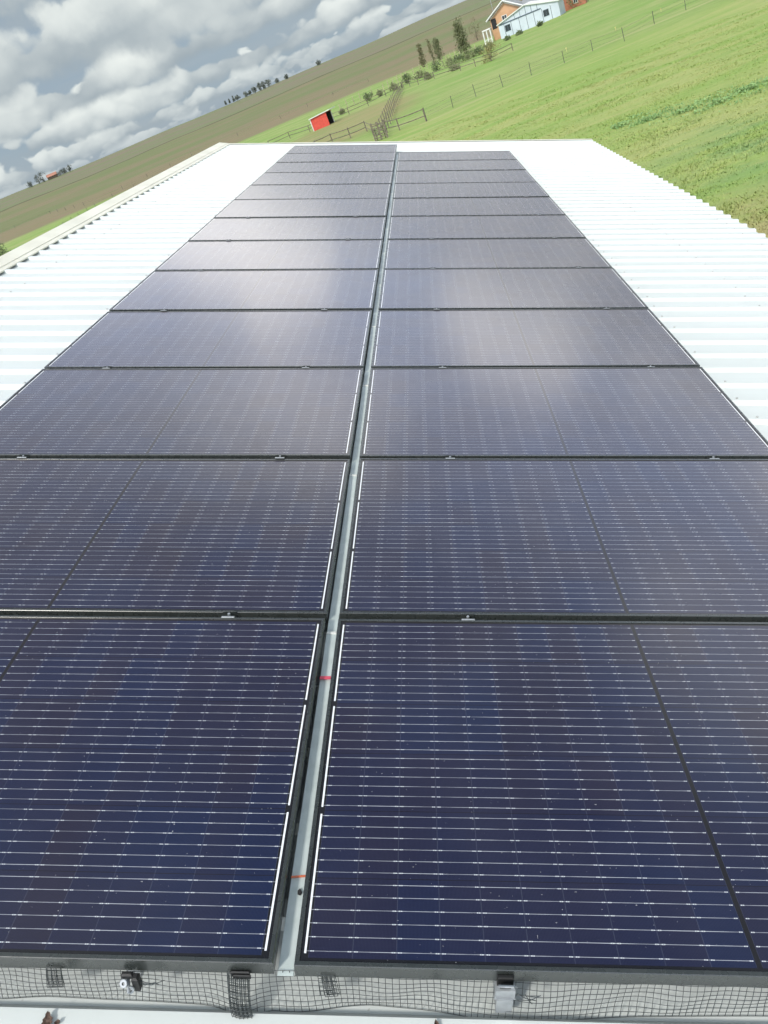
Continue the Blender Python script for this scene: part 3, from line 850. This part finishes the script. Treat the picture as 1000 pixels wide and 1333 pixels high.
# trees on the skyline
sky_trees = [((294.6, 136.5), 3.2, 0.7), ((299.6, 134), 3.6, 0.7), ((305, 131.5), 4.4, 0.8), ((310, 129.5), 3.4, 1.9), ((321, 125), 3.2, 2.0), ((326.5, 123), 2.6, 1.6),
             ((332, 119.5), 4.2, 2.2), ((339, 116), 6.2, 1.6), ((344, 114.5), 5.4, 1.8), ((350, 112.5), 5.6, 2.6), ((362, 108.5), 3.0, 1.7), ((374, 103), 3.0, 1.9), ((416, 85.5), 3.6, 1.7)]
for i, (px, h, w) in enumerate(sky_trees):
    u = Vector(((px[0] - 500) / FPX, 1.0, -(px[1] - 666.5) / FPX)); r = Vector([sum(CB[a][b] * u[b] for b in range(3)) for a in range(3)])
    r /= math.hypot(r.x, r.y); q = CAM + r * 885; q.z = gz(q.x, q.y) + 0.2; h *= 1.0; w *= 1.2
    nm = ['first', 'second', 'third', 'fourth', 'fifth', 'sixth', 'seventh', 'eighth', 'ninth', 'tenth', 'eleventh', 'twelfth', 'thirteenth'][i]
    tree('distant_tree', q, h, w, 'spire' if w < 1.2 else 'round', M['farleaf'], f'tiny dark tree on the middle skyline, {nm} from the left', 'tree', 'trees on the skyline', n=330, leaf=.75, trunk=.15, seed=70 + i)
def far_pt(px, py, d=880):
    u = Vector(((px - 500) / FPX, 1.0, -(py - 666.5) / FPX)); r = Vector([sum(CB[a][b] * u[b] for b in range(3)) for a in range(3)])
    r /= math.hypot(r.x, r.y); q = CAM + r * d; q.z = gz(q.x, q.y); return q
for i, (px, h, w, nm) in enumerate((((41, 243.5), 4.6, 3.0, 'leftmost and smallest tree by the skyline farmhouse'), ((52, 238.5), 8.0, 3.2, 'tall dark tree at the left gable of the skyline farmhouse'), ((58, 236), 9.0, 4.0, 'tallest dark tree beside the skyline farmhouse roof'),
                                    ((79, 228), 3.8, 4.0, 'low dark tree just right of the skyline farmhouse'), ((85, 225.5), 3.4, 3.6, 'low hedge tree second right of the skyline farmhouse'), ((92, 222.5), 4.8, 2.6, 'rightmost tree by the skyline farmhouse'))):
    tree('distant_tree', far_pt(*px), h, w, 'round', M['farleaf'], nm, 'tree', 'trees on the skyline', n=320, leaf=.6, trunk=.25, seed=90 + i)

# ------------------------------------------------------------------ buildings
def gable(mb_w, mb_r, L, D, eave, apexh, over=0.4, th=0.18, xa=None):
    """gable end faces -y, x from 0 to L, y 0..D"""
    xa = L / 2 if xa is None else xa
    pts = [(0, -.3), (L, -.3), (L, eave), (xa, apexh), (0, eave)]
    a = [(x, 0, z) for x, z in pts]; b = [(x, D, z) for x, z in pts]
    mb_w.poly(a); mb_w.poly(b[::-1]); mb_w.quad_grid([b, a], close=True)
    for s, (x0, z0) in ((-1, (0, eave)), (1, (L, eave))):
        k = (apexh - z0) / abs(xa - x0)
        xo = x0 + s * over; zo = z0 - k * over
        top = [(xo, -over, zo + th + .02), (xa, -over, apexh + th + .02), (xa, D + over, apexh + th + .02), (xo, D + over, zo + th + .02)]
        bot = [(x, y, z - th) for x, y, z in top]
        if s < 0: top, bot = top, bot
        mb_r.poly(top); mb_r.poly(bot[::-1]); mb_r.quad_grid([bot, top], close=True)
def window(parent, x, z, w, h, y, frame_mat):
    mb = MB(); t = .10
    for bx in ((x - w / 2 - t, x - w / 2, z - h / 2 - t, z + h / 2 + t), (x + w / 2, x + w / 2 + t, z - h / 2 - t, z + h / 2 + t), (x - w / 2, x + w / 2, z + h / 2, z + h / 2 + t), (x - w / 2, x + w / 2, z - h / 2 - t, z - h / 2), (x - .03, x + .03, z - h / 2, z + h / 2)):
        mb.box(bx[0], bx[1], y - .06, y + .02, bx[2], bx[3])
    f = mb.build('window', frame_mat, parent)
    mb = MB(); mb.box(x - w / 2, x + w / 2, y - .012, y + .01, z - h / 2, z + h / 2); mb.build('pane', M['window'], f)

# pale blue barn, gable end towards us
zb = gz(28, 221) - 0.25
bb = empty('pale_barn', WT(21.35, 222.5, zb, R(-18)), 'pale blue white barn with two windows, standing before the tan house', 'barn')
w, r = MB(), MB(); gable(w, r, 14.7, 8.5, 3.35, 5.15, .35, .22, 7.0)
w.build('wall', M['blue_white'], bb); r.build('roof', M['white'], bb)
mb = MB(); mb.box(0.3, 10.6, -.07, -.003, 3.10, 3.36); mb.build('eave_band', M['slate'], bb)
mb = MB()
for k in (1.35, 3.1, 5.1, 6.9, 8.7, 10.7, 12.8): mb.box(k - .05, k + .05, -.03, -.003, 0, 3.09)
for k in (4.2, 5.6, 7.0, 8.4, 9.8): mb.box(k - .05, k + .05, -.03, -.003, 3.37, 3.35 + 1.7 * (1 - abs(k - 7) / 7))
mb.build('wall_seams', M['slate'], bb)
window(bb, 2.15, 2.05, 1.15, 1.2, 0, M['slate']); window(bb, 11.6, 1.95, 1.15, 1.2, 0, M['slate'])
# tan house behind
zh = gz(24, 232) - 0.2
hh = empty('tan_house', WT(20.6, 233, zh, R(-14)), 'tan house with white gable boards and a porch behind the pale barn', 'house')
w, r = MB(), MB(); gable(w, r, 8.4, 9, 5.2, 7.7, .8, .25, 4.2)
w.build('wall', M['tan'], hh)
ro = r.build('roof', M['roof_grey'], hh)
mb = MB()
for s in (-1, 1):
    for off, yy in ((0.0, -.86), (-.0, -.80)):
        x0, z0 = (4.2 + s * 5.0, 5.2 - .8 * 2.5 / 4.2); 
    A = Vector((4.2, -.84, 7.82)); B = Vector((4.2 + s * 5.02, -.84, 7.82 - 5.02 * 2.5 / 4.2))
    mb.tube([A, B], 0.17, 4)
    A2 = Vector((4.2, -.02, 7.42)); B2 = Vector((4.2 + s * 4.1, -.02, 7.42 - 4.1 * 2.5 / 4.2)); mb.tube([A2, B2], 0.12, 4)
mb.build('gable_board', M['white'], hh)
mb = MB(); mb.tube([(1.2, 1.0, 5.6), (1.2, 1.0, 8.9)], 0.06, 6); mb.build('flue_pipe', M['alu'], hh)
window(hh, 3.7, 4.0, 1.1, 1.3, 0, M['white'])
mb = MB(); mb.box(0.25, 1.5, -.02, .05, 2.6, 4.9); mb.build('porch_shade', M['dark'], hh)  # dark box on the wall, painted shade of the porch opening
mb = MB(); mb.box(8.42, 17.5, 1.5, 8, -.3, 4.9); mb.build('wing_wall', M['terracotta'], hh)
mb = MB(); mb.quad_grid([[(8.42, .9, 4.85), (18, .9, 4.85)], [(8.42, 4.7, 6.6), (18, 4.7, 6.6)], [(8.42, 8.6, 4.85), (18, 8.6, 4.85)]])
mb.quad_grid([[(8.42, 8.6, 4.7), (18, 8.6, 4.7)], [(8.42, .9, 4.7), (18, .9, 4.7)], [(8.42, .9, 4.85), (18, .9, 4.85)]]); mb.build('wing_roof', M['roof_grey'], hh)
mb = MB(); mb.box(-2.2, -.05, -2.2, .5, 3.05, 3.3, None, .05); mb.build('porch_roof', M['white'], hh)
for xx in (-2.05, -1.15, -.2):
    mb = MB(); mb.box(xx - .14, xx + .14, -2.1, -1.82, -.2, 3.04); mb.build('porch_post', M['white'], hh)
mb = MB()
mb.box(-1.90, -.35, -2.0, -1.9, 1.0, 1.12); mb.box(-1.90, -.35, -2.0, -1.9, 0.2, 0.32)
for k in range(9): mb.box(-1.82 + k * .17, -1.76 + k * .17, -1.98, -1.92, 0.33, 0.99)
mb.build('porch_railing', M['white'], hh)
# small terracotta building on the right
zo = gz(39, 229)
ob = empty('terracotta_outbuilding', WT(38.3, 231, zo, R(-15)), 'small terracotta outbuilding to the right of the pale barn', 'outbuilding')
w, r = MB(), MB(); gable(w, r, 5.5, 5, 2.6, 3.6, .3, .2)
w.build('wall', M['terracotta'], ob); r.build('roof', M['roof_grey'], ob)
window(ob, 3.2, 1.4, .9, .9, 0, M['white'])
# red field shelter
zs = gz(-19, 155)
rs = empty('field_shelter', WT(-20.45, 154.2, zs, R(-14)), 'small bright red field shelter with white roof in the paddock', 'shed')
mb = MB()
a = [(0, 0, -.2), (3.2, 0, -.2), (3.2, 0, 2.2), (0, 0, 2.05)]; b = [(p[0], .08, p[2]) for p in a]
mb.poly(a); mb.poly(b[::-1]); mb.quad_grid([b, a], close=True)
a = [(0, 2.8, -.2), (3.2, 2.8, -.2), (3.2, 2.8, 2.2), (0, 2.8, 2.05)]; b = [(p[0], 2.88, p[2]) for p in a]
mb.poly(a); mb.poly(b[::-1]); mb.quad_grid([b, a], close=True)
mb.box(0, .08, .085, 2.795, -.2, 2.04)
mb.build('wall', M['red'], rs)
mb = MB(); mb.box(.085, 3.1, 2.70, 2.79, -.1, 2.0); mb.box(.085, .15, .09, 2.69, -.1, 2.0); mb.box(.155, 3.1, .085, .12, -.1, 2.0); mb.build('shade_lining', M['dark'], rs)  # near-black sheets added inside, painted shade of the open shelter
mb = MB()
top = [(-.25, -.25, 2.14), (4.1, -.25, 2.46), (4.1, 3.15, 2.46), (-.25, 3.15, 2.14)]; bot = [(p[0], p[1], p[2] - .12) for p in top]
mb.poly(top); mb.poly(bot[::-1]); mb.quad_grid([bot, top], close=True); mb.build('roof', M['white'], rs)
for xx, yy in ((-.06, -.06), (3.2, 2.7)):
    mb = MB(); mb.box(xx - .06, xx + .06, yy - .06, yy + .06, -.2, 2.0); mb.build('corner_post', M['white'], rs)
# far farmhouse on the skyline
p = far_pt(69, 233.5)
fh = empty('farmhouse', WT(p.x - 3.5, p.y, p.z - .3, R(24)), 'tiny farmhouse with an orange roof on the left skyline', 'house')
w, r = MB(), MB(); gable(w, r, 5.0, 10.0, 2.6, 4.6, .3, .2)
fh.rotation_euler.z = R(24 - 90)
fh.location = (p.x - 5, p.y + 1, p.z - .3)
w.build('wall', M['bark'], fh); r.build('roof', plain('orange_tile', (0.42, 0.20, 0.14), None, 0.8, 0, 1), fh)

# ------------------------------------------------------------------ sky
SUN_EL, SUN_AZ = R(48), R(200)
CW = 2.3
SUNV = (math.sin(SUN_AZ) * math.cos(SUN_EL), math.cos(SUN_AZ) * math.cos(SUN_EL), math.sin(SUN_EL))                       # from north (+y) clockwise: behind us and a little to the left
world = bpy.data.worlds.new('World'); scene.world = world; world.use_nodes = True
nt = world.node_tree
bg = nt.nodes['Background']
sky = node(nt, 'ShaderNodeTexSky', sky_type='NISHITA', sun_disc=False, sun_elevation=SUN_EL, sun_rotation=SUN_AZ, altitude=300)
SK = 0.07
gen = node(nt, 'ShaderNodeTexCoord').outputs['Generated']
dx, dy, dz = xyz(nt, gen)
el = dz.max(0.0)
h = (dx * dx + dy * dy).pow(0.5).max(0.05)
ux, uy = dx / h, dy / h
grey, white_c = (0.260, 0.308, 0.340), (0.64, 0.675, 0.65)
wv = node(nt, 'ShaderNodeTexNoise'); nt.links.new(gen, wv.inputs['Vector']); wv.inputs['Scale'].default_value = 30.0; wv.inputs['Detail'].default_value = 4.0
wx, wy, wz = xyz(nt, wv.outputs['Color'])
def vor(vec, scale):
    n = node(nt, 'ShaderNodeTexVoronoi', feature='F1'); nt.links.new(vec, n.inputs['Vector'])
    n.inputs['Scale'].default_value = scale; n.inputs['Detail'].default_value = 1.5; n.inputs['Roughness'].default_value = 0.5
    n.normalize = True
    return S(nt, n.outputs['Distance'])
# banks of cumulus, one behind another: flat grey bases, heaped white tops
LAYERS = [(0.010, 0.013, 29.0, 0.6), (0.023, 0.020, 22.0, 0.8), (0.042, 0.029, 16.0, 0.95), (0.068, 0.042, 11.5, 1.0), (0.102, 0.066, 8.0, 1.0), (0.165, 0.12, 5.0, 1.0)]
def cumulus(under, b, hh, f, strength, seed):
    e = el + (wz - 0.5) * hh * 0.45
    t = (e - b) / hh
    vec = comb(nt, ux * f + (wx - 0.5) * 0.30 + seed, uy * f + (wy - 0.5) * 0.30, e * (0.75 / hh) + seed * 1.7 + CW)
    n = noise(nt, vec, 0.75, 3, 0.5)
    v = vor(vec, 1.9)
    N = n * 0.95 + (0.45 - v) * 0.42
    dens = N - (0.370 + t * 0.19)
    m = dens.ramp(-0.012, 0.055) * (t + (n - 0.5) * 0.9).ramp(-0.18, 0.10)
    lit = (0.06 + t * 0.55 + (0.45 - v) * 0.55 + (n - 0.5) * 1.2).clamp()
    col = mix(nt, lit.ramp(0.02, 0.80), grey, white_c)
    return mix(nt, m * strength, under, col), m
skycol = node(nt, 'ShaderNodeVectorMath', operation='SCALE'); nt.links.new(sky.outputs[0], skycol.inputs[0]); skycol.inputs['Scale'].default_value = SK
base = mix(nt, el.ramp(0.62, 0.10) * 0.85, skycol.outputs[0], (0.225, 0.292, 0.360))
# ahead of us and high up the clouds part and the blue shows
part = (dy.ramp(0.25, 0.6)) * el.ramp(0.56, 0.72)
veil = noise(nt, comb(nt, ux * 3.0, uy * 3.0, el * 26.0), 1.0, 4, 0.5).ramp(0.40, 0.65)
c = mix(nt, veil * 0.55, base, (0.30, 0.345, 0.375))
cov = None
for k, (b_, h_, f_, st_) in enumerate(LAYERS):
    c, m_ = cumulus(c, b_, h_, f_, st_, k * 3.7)
    cov = m_ if cov is None else cov.max(m_)
# broad masses higher up, parting ahead of us
hv = comb(nt, dx + (wx - 0.5) * 0.05, dy + (wy - 0.5) * 0.05, dz)
hb = noise(nt, hv, 3.4, 5, 0.52)
hm = hb.ramp(0.40, 0.55) * el.ramp(0.30, 0.45)
c = mix(nt, hm * (1.0 - part * 0.85), mix(nt, part * 0.8, c, base), mix(nt, hb.ramp(0.45, 0.7), grey, white_c))
cov = cov.max(hm)
c = mix(nt, el.ramp(0.03, 0.0) * 0.5, c, (0.20, 0.255, 0.315))
reflect_boost = el.ramp(0.165, 0.27) * el.ramp(0.62, 0.38) * (0.95 - cov * 0.12)  # added brightness in the unseen sky, lifting the panel reflections
ds = dx * SUNV[0] + dy * SUNV[1] + dz * SUNV[2]
glow = ds.ramp(0.15, 0.98) * (cov * 0.7 + 0.3)
gain = node(nt, 'ShaderNodeVectorMath', operation='SCALE'); nt.links.new(c, gain.inputs[0]); plug(nt, 1.0 + reflect_boost * 2.5 + glow * 1.1, gain.inputs['Scale'])
warm = mix(nt, reflect_boost * 0.8, (1.0, 1.0, 1.0), (1.0, 0.90, 0.935))
tint = node(nt, 'ShaderNodeVectorMath', operation='MULTIPLY'); nt.links.new(gain.outputs[0], tint.inputs[0]); nt.links.new(warm, tint.inputs[1])
nt.links.new(tint.outputs[0], bg.inputs['Color']); bg.inputs['Strength'].default_value = 1.0
world.cycles.sampling_method = 'MANUAL'; world.cycles.sample_map_resolution = 512

sun = bpy.data.lights.new('sun', 'SUN'); sun.energy = 2.3; sun.angle = R(7); sun.color = (1.0, 0.955, 0.88)
so = bpy.data.objects.new('sun', sun); COL.objects.link(so)
to_sun = Vector(SUNV)
so.rotation_euler = to_sun.to_track_quat('Z', 'Y').to_euler()

# ------------------------------------------------------------------ camera
cd = bpy.data.cameras.new('camera'); co = bpy.data.objects.new('camera', cd); COL.objects.link(co)
right, fwd, up = (Vector([CB[i][j] for i in range(3)]) for j in range(3))
m3 = Matrix((right, up, -fwd)).transposed()
co.matrix_world = T(CAM) @ m3.to_4x4()
cd.sensor_fit = 'HORIZONTAL'; cd.sensor_width = 36.0; cd.lens = FPX / 1000 * 36.0
cd.clip_start = 0.05; cd.clip_end = 12000
scene.camera = co
scene.view_settings.view_transform = 'Standard'; scene.view_settings.look = 'None'
scene.view_settings.exposure = 0.45; scene.view_settings.gamma = 1.0
scene.render.resolution_x, scene.render.resolution_y = 768, 1024
scene.cycles.max_bounces = 5; scene.cycles.diffuse_bounces = 2; scene.cycles.glossy_bounces = 3
try:
    scene.cycles.use_adaptive_sampling = True; scene.cycles.adaptive_threshold = 0.025; scene.cycles.adaptive_min_samples = 16
    scene.cycles.use_denoising = True
    scene.cycles.denoiser = 'OPENIMAGEDENOISE'
except Exception: pass
